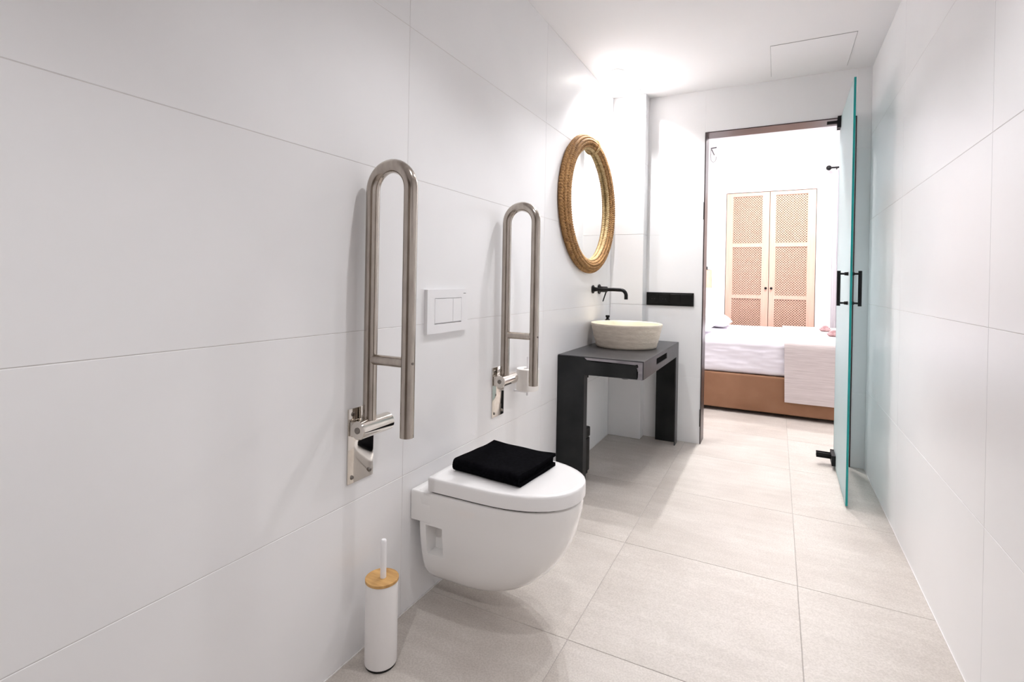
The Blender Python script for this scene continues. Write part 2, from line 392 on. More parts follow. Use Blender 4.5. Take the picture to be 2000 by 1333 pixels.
# recessed spots (each carries its own light)
def spot(x, y, label, watts):
    t = thing('recessed_spotlight', (x, y, H), label, 'spotlight', 'recessed bathroom spotlights')
    bm = B(); n = 32
    prof = [(.045, H - .0005), (.045, H - .004), (.036, H - .006), (.033, H - .003), (.031, H + .0)]
    lathe(bm, x, y, prof, n=n, cap=False); obj('trim_ring', bm, 'white_plastic', t)
    obj('lens', lathe(B(), x, y, [(.031, H - .002), (.031, H - .0005)], n=n), 'lamp_glow', t)
    ld = bpy.data.lights.new('spot_light', 'SPOT'); ld.energy = watts; ld.spot_size = math.radians(118); ld.spot_blend = 0.55
    ld.shadow_soft_size = 0.013; ld.color = (0.995, 0.985, 1.0)
    lo = bpy.data.objects.new('spot_light', ld); C.objects.link(lo); lo.parent = t; lo.location = (0, 0, -.012)
spot(-0.924, 3.182, 'recessed ceiling spotlight over the round mirror, the nearer of the corner pair', SPOT_W * 1.4)
spot(-0.905, 3.560, 'recessed ceiling spotlight in the far corner above the tiled column', SPOT_W * 1.4)
spot(-0.36, 2.38, 'recessed ceiling spotlight above the middle of the bathroom floor', SPOT_W * 0.78)
spot(-0.24, 1.28, 'recessed ceiling spotlight above the floor in front of the toilet', SPOT_W * 0.68)

spot(-0.22, -0.55, 'recessed ceiling spotlight at the end of the bathroom behind the viewer', SPOT_W * 1.35)  # unseen lamp added to fill the side of the toilet facing the camera

# ------------------------------------------------------------------ toilet
TY = 1.550
def d_outline(x0, x1, w, z, rc=0.012, n=22, fr=0.60, p=2.35):
    """plan outline with straight back at x0, rounded front at x1, half width w"""
    ell = (x1 - x0) * fr; xs = x1 - ell; pts = []
    for k in range(4):                                   # near back corner
        a = PI + k * (PI / 2) / 3
        pts.append((x0 + rc + rc * math.cos(a), TY - w + rc + rc * math.sin(a), z))
    for k in range(1, 5): pts.append((x0 + rc + (xs - x0 - rc) * k / 5, TY - w, z))
    for k in range(n + 1):
        a = -PI / 2 + PI * k / n
        c, s = math.cos(a), math.sin(a)
        pts.append((xs + ell * math.copysign(abs(c) ** (2 / p), c), TY + w * math.copysign(abs(s) ** (2 / p), s), z))
    for k in range(4, 0, -1): pts.append((x0 + rc + (xs - x0 - rc) * k / 5, TY + w, z))
    for k in range(4):
        a = PI / 2 + k * (PI / 2) / 3
        pts.append((x0 + rc + rc * math.cos(a), TY + w - rc + rc * math.sin(a), z))
    return pts
toilet = thing('toilet', (XL, TY, 0.06), 'white wall-hung toilet with a closed lid between two steel rails', 'toilet')
lv = [(.402, .527, .174), (.399, .532, .179), (.392, .534, .1805), (.365, .531, .1803), (.335, .5245, .1795), (.300, .516, .1785), (.275, .508, .1768), (.25, .498, .1742), (.22, .482, .170), (.19, .461, .1645), (.16, .435, .157), (.135, .407, .148), (.112, .374, .136), (.094, .338, .120), (.080, .298, .100), (.070, .255, .075), (.066, .215, .05)]
loops = [d_outline(XL + .030 + max(0, (.12 - z) * .5), XL + l, w, z, rc=.016 if z < .39 else .010) for z, l, w in lv]
bm = loft(B(), list(reversed(loops)))
bowl = obj('bowl', bm, 'ceramic', toilet, angle=60)
# side fixing recesses cut out of the bowl
cut_bm = B()
box(cut_bm, XL + .063, XL + .128, TY - .30, TY - .120, .195, .295); box(cut_bm, XL + .063, XL + .128, TY + .120, TY + .30, .195, .295)
cut = obj('cutter', cut_bm, 'ceramic', smooth=False)
md = bowl.modifiers.new('cut', 'BOOLEAN'); md.object = cut; md.operation = 'DIFFERENCE'; md.solver = 'EXACT'
dg = bpy.context.evaluated_depsgraph_get(); dg.update()
nm = bpy.data.meshes.new_from_object(bowl.evaluated_get(dg)); bowl.modifiers.clear(); bowl.data = nm
nm.shade_smooth(); nm.set_sharp_from_angle(angle=math.radians(40))
bpy.data.objects.remove(cut)
obj('rear_block', bbox(XL + .0005, XL + .085, TY - .1802, TY + .1802, .300, .4005, bev=.006, seg=3), 'ceramic', toilet)
obj('wall_mount', bbox(XL + .0005, XL + .10, TY - .11, TY + .11, .13, .30, bev=.01, seg=2), 'ceramic', toilet)
obj('seat', loft(B(), [d_outline(XL + .075, XL + .522, .172, z, rc=.012) for z in (.4015, .410)]), 'dark_gap', toilet)  # thin seat layer coloured near black for the shade under the lid
lid = [(.4085, .536, .181, .072), (.4105, .539, .184, .069), (.446, .539, .1842, .069), (.4515, .5375, .1828, .0705), (.4540, .534, .1795, .074), (.4550, .520, .166, .088)]
obj('lid', loft(B(), [d_outline(XL + x0, XL + l, w, z, rc=.012) for z, l, w, x0 in lid]), 'seat_plastic', toilet, angle=50)

# folded black towel on the lid
tw_o = Vector((-0.822, 1.562, .4556)); ang = math.radians(-5)
def ribbon(bm, path, thick, x0, x1, nx, fn):
    """cloth of given thickness following a path in (y,z), extruded along x"""
    P = [Vector((0, a, b_)) for a, b_ in path]; A = []; Bk = []
    for i, p in enumerate(P):
        t = (P[min(i + 1, len(P) - 1)] - P[max(i - 1, 0)]).normalized(); nn = Vector((0, -t.z, t.y))
        A.append(p + nn * thick / 2); Bk.append(p - nn * thick / 2)
    prof = A + list(reversed(Bk))
    loops = []
    for k in range(nx + 1):
        xx = x0 + (x1 - x0) * k / nx
        loops.append([fn(Vector((xx, q.y, q.z))) for q in prof])
    loft(bm, loops)
def tw_fn(p):
    q = p.copy()
    sag = 0.010 * ((p.x / .15) ** 2 + (p.y / .15) ** 2) * min(1, p.z / .03)
    nz = noise.noise(Vector((p.x * 14, p.y * 14, p.z * 8))) * 0.003
    q.z += sag * 0.55 + nz * min(1, p.z / .01)
    q.x += noise.noise(Vector((p.y * 9, p.z * 40, 3))) * 0.003; q.y += noise.noise(Vector((p.x * 9, p.z * 30, 8))) * 0.003
    q.z = max(q.z, 0.0006)
    c, s = math.cos(ang), math.sin(ang)
    return Vector((tw_o.x + q.x * c - q.y * s, tw_o.y + q.x * s + q.y * c, tw_o.z + q.z))
def upath(a0, a1, z0, z1, n=8):
    """U fold: from far end bottom, towards the near fold, and back on top"""
    out = [(a1 - (a1 - a0) * k / 10, z0) for k in range(11)]; r = (z1 - z0) / 2
    out += [(a0 - r * math.sin(PI * k / n), z0 + r - r * math.cos(PI * k / n)) for k in range(1, n)]
    out += [(a0 + (a1 - a0) * k / 10, z1) for k in range(11)]
    return out
bm = B()
ribbon(bm, upath(-.108, .124, .0050, .0310), .0088, -.130, .132, 14, tw_fn)
ribbon(bm, upath(-.110, .118, .0135, .0222), .0076, -.127, .126, 14, tw_fn)
tag(obj('folded_towel', bm, 'towel_black', origin=tw_o, angle=60), 'folded black towel lying on the white toilet lid', 'towel')

# ------------------------------------------------------------------ toilet brush
bx, by = -0.990, 1.138
t = thing('toilet_brush', (bx, by, 0), 'white cylindrical toilet brush holder with a round bamboo lid', 'toilet brush')
obj('base_ring', lathe(B(), bx, by, [(.043, 0.0005), (.0435, .004), (.0445, .006)], n=40), 'black_plastic', t)
obj('holder', lathe(B(), bx, by, [(.043, .006), (.0452, .008), (.0455, .012), (.0455, .236), (.0445, .2385)], n=48), 'white_enamel', t)
obj('lid', lathe(B(), bx, by, [(.0462, .2388), (.0470, .2396), (.0470, .2462), (.0462, .2470)], n=48), 'bamboo', t)
obj('handle', lathe(B(), bx + .004, by, [(.0085, .2472), (.0085, .348), (.0080, .353), (.006, .3555)], n=20), 'white_plastic', t)

# ------------------------------------------------------------------ fold-up grab rails
def grab_rail(y, label):
    t = thing('grab_rail', (XL, y, 0.51), label, 'grab rail', 'folded steel grab rails either side of the toilet')
    obj('mounting_plate', bbox(XL + .0003, XL + .0045, y - .052, y + .052, .512, .728, bev=.0015, seg=2), 'polished_steel', t)
    for yy, zz in ((-.036, .530), (.036, .530), (-.036, .712), (.036, .712)):
        bm = B(); cyl(bm, (XL + .0045, y + yy, zz), (XL + .0085, y + yy, zz), .0065, .0045, n=14)
        obj('screw', bm, 'screw_steel', t)
    hb = obj('hinge_barrel', cyl(B(), (XL + .036, y - .050, .672), (XL + .036, y + .078, .672), .0265, n=32, bev=.002), 'polished_steel', t)
    bm = B(); cyl(bm, (XL + .036, y - .0515, .672), (XL + .036, y - .0495, .672), .009, n=20); obj('end_screw', bm, 'screw_steel', hb)
    bm = B(); box(bm, XL + .0045, XL + .036, y - .048, y + .048, .650, .694, bev=.003); obj('bracket', bm, 'polished_steel', t)
    xa, xb, zt = XL + .034, XL + .171, 1.352
    r = (xb - xa) / 2; xm = (xa + xb) / 2
    path = [(xa, y, .690), (xa, y, .80), (xa, y, 1.0), (xa, y, 1.2)]
    path += [(xm - r * math.cos(PI * k / 18), y, zt + r * math.sin(PI * k / 18)) for k in range(19)]
    path += [(xb, y, 1.2), (xb, y, 1.0), (xb, y, .8), (xb, y, .662)]
    obj('tube_loop', tube(B(), path, .0195, n=20), 'satin_steel', t)
    obj('crossbar', cyl(B(), (xa, y, .868), (xb, y, .868), .0150, n=20), 'satin_steel', t)
    bm = B(); cyl(bm, (xb + .0185, y - .004, .868), (xb + .021, y - .004, .868), .0035, n=12); obj('stop_pin', bm, 'screw_steel', t)
    return t
r1 = grab_rail(1.132, 'steel fold-up grab rail above the toilet brush, nearest of the two')
r2 = copy_tree(r1, (XL, 1.962, 0.51)); r2['label'] = 'steel fold-up grab rail between the flush plate and the vanity table'

# flush plate
fy0, fy1, fz0, fz1 = 1.428, 1.684, .912, 1.066
t = thing('flush_plate', (XL, (fy0 + fy1) / 2, fz0), 'white dual flush plate on the wall above the toilet', 'flush plate')
bm = B()
a0, a1, c0, c1 = fy0 + .042, fy1 - .042, fz0 + .032, fz1 - .030
for q in ((fy0, a0, fz0, fz1), (a1, fy1, fz0, fz1), (a0, a1, fz0, c0), (a0, a1, c1, fz1)): box(bm, XL + .0003, XL + .014, *q)
box(bm, XL + .0003, XL + .004, a0, a1, c0, c1)
bmesh.ops.remove_doubles(bm, verts=bm.verts, dist=1e-5)
obj('frame', bm, 'white_plastic', t, smooth=False)
ym = a0 + (a1 - a0) * .66
obj('button', bbox(XL + .004, XL + .0145, a0 + .0015, ym - .0008, c0 + .0035, c1 - .0020, bev=.001), 'white_plastic', t)
obj('button', bbox(XL + .004, XL + .0145, ym + .0008, a1 - .0015, c0 + .0035, c1 - .0020, bev=.001), 'white_plastic', t)
bm = B(); box(bm, XL + .014, XL + .0143, fy1 - .030, fy1 - .014, fz1 - .016, fz1 - .0125); obj('maker_mark', bm, 'plug_grey', t)

# ------------------------------------------------------------------ spare roll on its holder
ry = 2.128; rx = XL + .066
t = thing('roll_holder', (XL, ry, .58), 'slim white upright toilet paper holder on the wall behind the farther rail', 'roll holder')
obj('rod', lathe(B(), rx, ry, [(.0055, .578), (.0055, .752), (.004, .756)], n=16), 'white_plastic', t)
bm = B(); box(bm, XL + .0003, rx + .004, ry - .010, ry + .010, .590, .5985, bev=.002); lathe(bm, rx, ry, [(.03, .5988), (.03, .602)], n=24)
obj('bracket', bm, 'white_plastic', t)
bm = B(); n = 36; rings = []
for r, z in ((.0195, .604), (.050, .604), (.0515, .6055), (.0515, .7005), (.050, .702), (.0195, .702), (.0195, .604)):
    rings.append([bm.verts.new((rx + r * math.cos(k * 2 * PI / n), ry + r * math.sin(k * 2 * PI / n), z)) for k in range(n)])
for a, c in zip(rings, rings[1:]):
    for k in range(n): bm.faces.new((a[k], a[(k + 1) % n], c[(k + 1) % n], c[k]))
tag(obj('toilet_roll', bm, 'tissue', origin=(rx, ry, .604)), 'white toilet paper roll behind the farther steel rail', 'toilet paper')

# ------------------------------------------------------------------ round rope mirror
mc = Vector((XL, 3.098, 1.590))
t = thing('round_mirror', (XL, mc.y, mc.z - .43), 'round mirror in a woven golden rope frame above the basin', 'mirror')
def oval(u, a, d=0.0):
    """point at fraction u from the inner (0) to the outer (1) edge of the frame, at angle a"""
    return Vector((XL + d, mc.y + (.366 + .132 * u) * math.cos(a), mc.z + (.344 + .082 * u) * math.sin(a)))
def ring_rope(u, depth, rx, twist, amp, m, du=.105, seg=640, ns=10):
    bm = B(); rings = []
    for i in range(seg):
        a = 2 * PI * i / seg; ctr = oval(u, a, depth); er = oval(u + du, a, depth) - ctr; ring = []
        for k in range(ns):
            ph = 2 * PI * k / ns; rr = 1 + amp * math.cos(2 * ph + twist * a)
            ring.append(bm.verts.new(ctr + er * rr * math.cos(ph) + Vector((rx * rr * math.sin(ph), 0, 0))))
        rings.append(ring)
    for i in range(seg):
        a, c = rings[i], rings[(i + 1) % seg]
        for k in range(ns): bm.faces.new((a[k], a[(k + 1) % ns], c[(k + 1) % ns], c[k]))
    return obj('rope_coil', bm, m, t, angle=80)
bm = B(); n = 96
rings = [[bm.verts.new(oval(u, k * 2 * PI / n, d)) for k in range(n)] for u, d in ((.95, .002), (.95, .022), (.04, .022), (.04, .002))]
for i in range(4):
    a, c = rings[i], rings[(i + 1) % 4]
    for k in range(n): bm.faces.new((a[k], a[(k + 1) % n], c[(k + 1) % n], c[k]))
obj('backing_ring', bm, 'rope', t)
for u, d, rx, tw, am, m in ((.07, .020, .011, 150, .22, 'rope_pale'), (.25, .031, .012, -160, .25, 'rope'), (.43, .038, .013, 160, .25, 'rope'), (.61, .038, .013, -160, .25, 'rope'), (.78, .032, .012, 160, .25, 'rope'), (.93, .019, .013, -160, .25, 'rope')):
    ring_rope(u, d, rx, tw, am, m)
bm = B()
f1 = [bm.verts.new(oval(.06, k * 2 * PI / 96, .006)) for k in range(96)]; f2 = [bm.verts.new(oval(.06, k * 2 * PI / 96, .009)) for k in range(96)]
bm.faces.new(f1); bm.faces.new(list(reversed(f2)))
for k in range(96): bm.faces.new((f1[k], f2[k], f2[(k + 1) % 96], f1[(k + 1) % 96]))
obj('mirror_pane', bm, 'mirror_glass', t, smooth=False)
bm = B(); pts = []
for k in range(15):
    q = PI * k / 14; p = oval(.5 + .56 * math.cos(q), math.radians(82)); pts.append((XL + .012 + .044 * math.sin(q), p.y, p.z))
tube(bm, pts, .008, n=10)
obj('binding', bm, 'rope_pale', t)

# ------------------------------------------------------------------ steel vanity table
vx0, vx1, vy0, vy1, vz = XL + .002, -.600, 2.650, 3.700, .700
t = thing('vanity_table', ((vx0 + vx1) / 2, (vy0 + vy1) / 2, 0), 'dark raw steel vanity table against the left wall carrying the basin', 'table')
sh = .006; ap = .605
bm = B()   # top plate notched around the column
pl = [(vx0, vy0), (vx1, vy0), (vx1, vy1), (XC + .004, vy1), (XC + .004, YC - .003), (vx0, YC - .003)]
f1 = [bm.verts.new((a, c, vz - sh)) for a, c in pl]; f2 = [bm.verts.new((a, c, vz)) for a, c in pl]
bm.faces.new(list(reversed(f1))); bm.faces.new(f2)
for k in range(6): bm.faces.new((f1[k], f1[(k + 1) % 6], f2[(k + 1) % 6], f2[k]))
bmesh.ops.bevel(bm, geom=list(bm.edges), offset=.0012, segments=1, affect='EDGES')
obj('top', bm, 'mill_steel', t, smooth=False)
bm = B()   # front apron with a long towel slot
s0, s1, q0, q1 = 2.965, 3.275, .640, .676
for y0, y1, z0, z1 in ((vy0, s0, ap, vz - sh), (s1, vy1, ap, vz - sh), (s0, s1, ap, q0), (s0, s1, q1, vz - sh)): box(bm, vx1 - sh, vx1, y0, y1, z0, z1)
obj('front_apron', bm, 'mill_steel', t, smooth=False)
# near apron: dark scale plate with a ragged edge, the bare steel showing beside it
obj('end_apron', bbox(vx0, vx1 - sh, vy0, vy0 + sh, ap - .003, vz - sh), 'bare_steel', t, smooth=False)
edge = []
for k in range(26):
    u = k / 25; edge.append((-.632 + .012 * noise.noise(Vector((u * 9, 2, 0))) + .006 * noise.noise(Vector((u * 31, 5, 0))), vz - sh - .012 - u * (vz - ap - sh - .012)))
top = [(-.905 + (.273) * k / 20, vz - sh - .012 - .004 * noise.noise(Vector((k * .6, 9, 0))) - (.006 if k > 1 else 0)) for k in range(20)]
prof = [(-.918, ap - .004)] + [(-.918, vz - sh - .002)] + top + edge
bm = B()
f1 = [bm.verts.new((a, vy0 - .0018, c)) for a, c in prof]; f2 = [bm.verts.new((a, vy0 - .0001, c)) for a, c in prof]
bm.faces.new(f1); bm.faces.new(list(reversed(f2)))
for k in range(len(f1)): bm.faces.new((f1[k], f2[k], f2[(k + 1) % len(f1)], f1[(k + 1) % len(f1)]))
bmesh.ops.triangulate(bm, faces=[f for f in bm.faces if len(f.verts) > 4])
obj('scale_plate', bm, 'black_steel', t, smooth=False)
lg = obj('leg', bbox(vx0, -.918, vy0 - .002, vy0 + .004, .001, vz - sh), 'black_steel', t, smooth=False)
obj('flange', bbox(-.924, -.918, vy0 + .004, vy0 + .05, .001, ap), 'black_steel', lg, smooth=False)
lg = obj('leg', bbox(-.748, vx1, vy1 - sh, vy1, .001, vz - sh), 'black_steel', t, smooth=False)
obj('flange', bbox(vx1 - sh, vx1, vy1 - .085, vy1 - sh, .001, ap), 'mill_steel', lg, smooth=False)

# waste trap and valve under the basin
sx, sy = -.845, 3.225
t = thing('bottle_trap', (sx, sy, .49), 'black waste trap hanging under the basin', 'waste trap')
bm = B(); lathe(bm, sx, sy, [(.024, .495), (.027, .500), (.027, .560), (.018, .568), (.016, .6938)], n=28); obj('body', bm, 'black_metal', t)
bm = B(); cyl(bm, (sx - .016, sy, .590), (XL + .001, sy, .590), .016, n=18); obj('outlet', bm, 'black_metal', t)
bm = B(); cyl(bm, (XL + .0005, sy, .590), (XL + .006, sy, .590), .030, n=24); obj('wall_rose', bm, 'black_metal', t)
t = thing('angle_valve', (XL, 3.02, .50), 'small black angle valve on the wall under the vanity table', 'valve')
bm = B(); cyl(bm, (XL + .0005, 3.02, .56), (XL + .055, 3.02, .56), .010, n=16); obj('body', bm, 'black_metal', t)
bm = B(); cyl(bm, (XL + .042, 3.02, .530), (XL + .042, 3.02, .690), .008, n=14); cyl(bm, (XL + .042, 3.02, .518), (XL + .042, 3.02, .535), .014, n=16); obj('knob', bm, 'black_metal', t)

# basin
rb, rt, z0, z1 = .186, .222, vz + .0005, vz + .150
bm = B(); n = 64
prof = [(rb - .006, z0)]
for k in range(13):
    u = k / 12; prof.append((rb + (rt - rb) * (u ** .9) + .0012 * math.sin(k * 2.4), z0 + .003 + (z1 - z0 - .006) * u))
inner_start = len(prof)
prof += [(rt - .003, z1), (rt - .014, z1), (rt - .020, z1 - .006), (rt - .030, z1 - .05), (rt - .055, z1 - .105), (rt - .10, z1 - .122), (.024, z1 - .127)]
lathe(bm, sx, sy, prof, n=n)
bm.faces.ensure_lookup_table()
for f in bm.faces:
    c = f.calc_center_median()
    if c.z > z1 - .004 or (Vector((c.x - sx, c.y - sy)).length < rb - .01 and c.z > z0 + .01): f.material_index = 1
for f in bm.faces:
    c = f.calc_center_median(); d = Vector((c.x - sx, c.y - sy)).length
    if d < rb + (rt - rb) * max(0, (c.z - z0) / (z1 - z0)) - .008 and c.z > z0 + .01: f.material_index = 1
t = thing('vessel_basin', (sx, sy, z0), 'round cream stone vessel basin standing on the steel vanity table', 'basin')
obj('bowl', bm, ['bowl_stone', 'bowl_inside'], t, angle=50)
obj('drain', lathe(B(), sx, sy, [(.023, z1 - .1268), (.023, z1 - .1235), (.019, z1 - .122)], n=24), 'black_metal', t)

# small black stopper behind the basin
kx, ky = XL + .045, 3.435
t = thing('drain_stopper', (kx, ky, vz), 'small black knobbed rod standing behind the cream basin', 'stopper')
obj('rod', lathe(B(), kx, ky, [(.017, vz + .0005), (.017, vz + .006), (.009, vz + .010), (.009, vz + .125), (.0165, vz + .128), (.0165, vz + .150), (.009, vz + .156)], n=20), 'black_metal', t)
obj('knob', lathe(B(), kx, ky, [(.009, vz + .156), (.009, vz + .164), (.014, vz + .168), (.014, vz + .178), (.012, vz + .180)], n=20), 'black_metal', t)

# wall tap
ty, tz = 3.235, 1.058
t = thing('wall_tap', (XL, ty, tz), 'matte black wall tap with a curved spout above the basin', 'tap')
bm = B(); cyl(bm, (XL + .0005, ty, tz), (XL + .008, ty, tz), .027, n=32, bev=.0015); cyl(bm, (XL + .008, ty, tz), (XL + .03, ty, tz), .016, .0125, n=24)
obj('wall_rose', bm, 'black_metal', t)
path = [(XL + .02, ty, tz), (XL + .08, ty, tz), (XL + .14, ty, tz + .001)]
xe = XL + .187
path += [(xe + .036 * math.sin(a), ty, tz - .036 + .036 * math.cos(a)) for a in [k * (PI / 2) / 10 for k in range(11)]]
path += [(xe + .036, ty, tz - .060)]
obj('spout', tube(B(), path, .0115, n=18), 'black_metal', t)
hy = 3.368
bm = B(); cyl(bm, (XL + .0005, hy, tz), (XL + .008, hy, tz), .033, n=32, bev=.0015)
hr = obj('valve_rose', bm, 'black_metal', t)
bm = B(); cyl(bm, (XL + .008, hy, tz), (XL + .060, hy, tz), .019, n=24, bev=.002); obj('valve_body', bm, 'black_metal', hr)
bm = B(); cyl(bm, (XL + .052, hy, tz - .015), (XL + .034, hy - .012, tz - .082), .0045, .0040, n=12); obj('lever', bm, 'black_metal', t)

# bin behind the near leg
t = thing('waste_bin', (-1.018, 2.81, 0), 'small black waste bin on the floor behind the vanity leg', 'bin')
obj('body', bbox(-1.072, -.962, 2.715, 2.895, .001, .196, bev=.006, seg=2), 'black_plastic', t)
obj('lid', bbox(-1.074, -.960, 2.712, 2.898, .200, .258, bev=.008, seg=2), 'black_plastic', t)
obj('pedal', bbox(-.960, -.950, 2.78, 2.83, .006, .014, bev=.002), 'black_metal', t)

# socket strip on the end wall
sx0, sx1, sz0, sz1 = -.836, -.512, .948, 1.041
t = thing('socket_strip', ((sx0 + sx1) / 2, YE, sz0), 'black four-gang socket and switch strip on the wall beside the doorway', 'socket strip')
obj('frame', bbox(sx0, sx1, YE - .009, YE - .0003, sz0, sz1, bev=.0015), 'black_plastic', t, smooth=False)
w = (sx1 - sx0 - .020) / 4
for k in range(4):
    a = sx0 + .010 + w * k
    if k < 2:
        so = obj('socket', bbox(a + .002, a + w - .002, YE - .0105, YE - .009, sz0 + .010, sz1 - .010, bev=.001), 'black_plastic', t, smooth=False)
        c = a + w / 2; zc = (sz0 + sz1) / 2
        bm = B(); n = 28; rr = [(.023, .0108), (.021, .0118), (.0195, .0118), (.0185, .0108)]
        rg = [[bm.verts.new((c + r * math.cos(j * 2 * PI / n), YE - d, zc + r * math.sin(j * 2 * PI / n))) for j in range(n)] for r, d in rr]
        for p, q in zip(rg, rg[1:]):
            for j in range(n): bm.faces.new((p[j], p[(j + 1) % n], q[(j + 1) % n], q[j]))
        obj('socket_ring', bm, 'black_plastic', so)
        bm = B()
        for d in (-.0095, .0095): cyl(bm, (c + d, YE - .0104, zc), (c + d, YE - .0109, zc), .003, n=12)
        obj('pin_holes', bm, 'dark_gap', so)
    else:
        obj('rocker', bbox(a + .002, a + w - .002, YE - .0125, YE - .009, sz0 + .010, sz1 - .010, bev=.0012), 'black_plastic', t, smooth=False)

# ------------------------------------------------------------------ bedroom: bed
ex0, ex1, ey0, ey1 = -1.62, .66, 4.83, 6.66
bed = thing('bed', ((ex0 + ex1) / 2, (ey0 + ey1) / 2, 0), 'double bed with white linen over a brown fabric base, seen through the doorway', 'bed')
def soft_box(x0, x1, y0, y1, z0, z1, bev, cuts, fn):
    bm = bbox(x0, x1, y0, y1, z0, z1, bev=bev, seg=4)
    bmesh.ops.subdivide_edges(bm, edges=[e for e in bm.edges if e.calc_length() > .15], cuts=cuts, use_grid_fill=True)
    for v in bm.verts: v.co = fn(v.co)
    return bm
def skirt_fn(p):
    q = p.copy(); a = noise.noise(Vector((p.x * 3, p.z * 2, 1))) * .006
    fold = .010 * math.exp(-((p.z - .19 + (p.x + .55) * .38) / .018) ** 2) if -.62 < p.x < -.2 else 0
    if p.y < ey0 + .05: q.y += a - fold * .6
    if p.z < .06: q.z += .006 * noise.noise(Vector((p.x * 2, 0, 4)))
    return q
obj('base', soft_box(ex0, ex1, ey0, ey1, .032, .338, .012, 26, skirt_fn), 'skirt_fabric', bed, angle=60)
for x in (ex0 + .15, ex1 - .15):
    for y in (ey0 + .15, ey1 - .15):
        obj('leg', cyl(B(), (x, y, 0.0005), (x, y, .05), .03, n=16), 'black_plastic', bed)
def linen_fn(p):
    q = p.copy()
    n1 = noise.noise(Vector((p.x * 4.0 + p.z * 3.0, p.z * 9, 2)))
    if p.y < ey0 + .06:
        w1 = noise.noise(Vector((p.x * 5 - p.z * 9, p.z * 16 + p.x * 3, 5))); w2 = noise.noise(Vector((p.x * 9 + p.z * 12, p.z * 26 - p.x * 5, 1)))
        q.y += -.004 * n1 - .009 * (1 - abs(w1) * 2.2) * .6 - .005 * w2 + .006
        if p.z < .40: q.z += .008 * noise.noise(Vector((p.x * 3, 1, 1)))
    if p.z > .55: q.z += .004 * noise.noise(Vector((p.x * 5, p.y * 5, 0)))
    return q
obj('linen', soft_box(ex0 + .002, ex1 - .004, ey0 + .006, ey1 - .006, .340, .632, .045, 64, linen_fn), 'linen', bed, angle=60)
# runner: a strip of cloth over the foot end
rx0, rx1 = .062, .615; of = .016; r = .05
yz = [(ey0 - of, .140)] + [(ey0 - of, .140 + (.632 - .14 - r) * k / 12) for k in range(1, 13)]
yz += [(ey0 - of + r - r * math.cos(k * PI / 12), .632 + of - r + r * math.sin(k * PI / 12)) for k in range(1, 7)]
yz += [(ey0 + .06 + (ey1 - ey0 - .12) * k / 16, .632 + of) for k in range(17)]
yz += [(ey1 + of - r + r * math.sin(k * PI / 12), .632 + of - r + r * math.cos(k * PI / 12)) for k in range(1, 7)] + [(ey1 + of, .14)]
bm = B()
def rn_fn(p):
    q = p.copy()
    if p.y < ey0: q.y += .003 * noise.noise(Vector((p.x * 7, p.z * 3, 0))); q.x += .02 * max(0, (.62 - p.z)) * (1 if p.x < .3 else 1)
    return q
ribbon(bm, yz, .007, rx0, rx1, 20, rn_fn)
tag(obj('bed_runner', bm, 'runner_weave', origin=(rx0, ey0, .14), angle=60), 'grey-beige woven runner hanging over the side of the bed', 'bed runner')
# pillows
def pillow(cx, cy, cz, lx, ly, lz, tilt, label, rot=0.0):
    bm = B(); nu, nvv = 26, 20
    grid = []
    for side in (1, -1):
        g = []
        for i in range(nu + 1):
            row = []
            for j in range(nvv + 1):
                u = -1 + 2 * i / nu; v = -1 + 2 * j / nvv
                hh = (max(0, 1 - abs(u) ** 3.2) ** .55) * (max(0, 1 - abs(v) ** 3.2) ** .55)
                k = 1 - .06 * (u * u * v * v) * 0 - .05 * (1 - abs(u)) * v * v - .05 * (1 - abs(v)) * u * u
                p = Vector((lx / 2 * u * k, ly / 2 * v * k, side * lz / 2 * hh * (1 + .08 * noise.noise(Vector((u * 3, v * 3, cy))))))
                row.append(bm.verts.new(p))
            g.append(row)
        grid.append(g)
    for s in (0, 1):
        for i in range(nu):
            for j in range(nvv):
                f = (grid[s][i][j], grid[s][i + 1][j], grid[s][i + 1][j + 1], grid[s][i][j + 1])
                bm.faces.new(f)
    bmesh.ops.remove_doubles(bm, verts=bm.verts, dist=1e-4)
    bmesh.ops.rotate(bm, verts=bm.verts, cent=(0, 0, 0), matrix=Matrix.Rotation(tilt, 3, 'Y') @ Matrix.Rotation(rot, 3, 'Z'))
    bmesh.ops.translate(bm, verts=bm.verts, vec=(cx, cy, cz))
    tag(obj('pillow', bm, 'pillow_cotton', origin=(cx, cy, cz - lz / 2), angle=70), label, 'pillow', 'white pillows at the head of the bed')
pillow(-.88, 5.24, .690, .66, .56, .105, 0, 'white pillow lying flat nearest the doorway, lower one of its pile')
pillow(-.90, 5.26, .802, .66, .56, .105, math.radians(-3), 'white pillow on top of the pile nearest the doorway')
pillow(-.76, 6.18, .755, .64, .60, .17, math.radians(14), 'plump white pillow on the far side of the bed before the wardrobe')
# pink cloth rosettes on the bed
def rosette(cx, cy, cz, R, label):
    bm = B()
    for ring, (rr, cnt, hgt) in enumerate(((.95, 9, .25), (.68, 7, .5), (.40, 5, .75), (.16, 3, .95))):
        for k in range(cnt):
            a = 2 * PI * (k + ring * .5) / cnt; px, py = cx + R * rr * .62 * math.cos(a), cy + R * rr * .62 * math.sin(a)
            m_ = Matrix.Translation((px, py, cz + R * hgt * .55)) @ Matrix.Rotation(a, 4, 'Z') @ Matrix.Rotation(math.radians(55 - ring * 12), 4, 'Y') @ Matrix.Diagonal((R * .14, R * .42, R * .36, 1))
            bmesh.ops.create_icosphere(bm, subdivisions=2, radius=1, matrix=m_)
    zmin = min(v.co.z for v in bm.verts)
    bmesh.ops.translate(bm, verts=bm.verts, vec=(0, 0, cz - zmin))
    tag(obj('cloth_rosette', bm, 'rosette', origin=(cx, cy, cz)), label, 'decoration', 'pink rosettes on the bed')
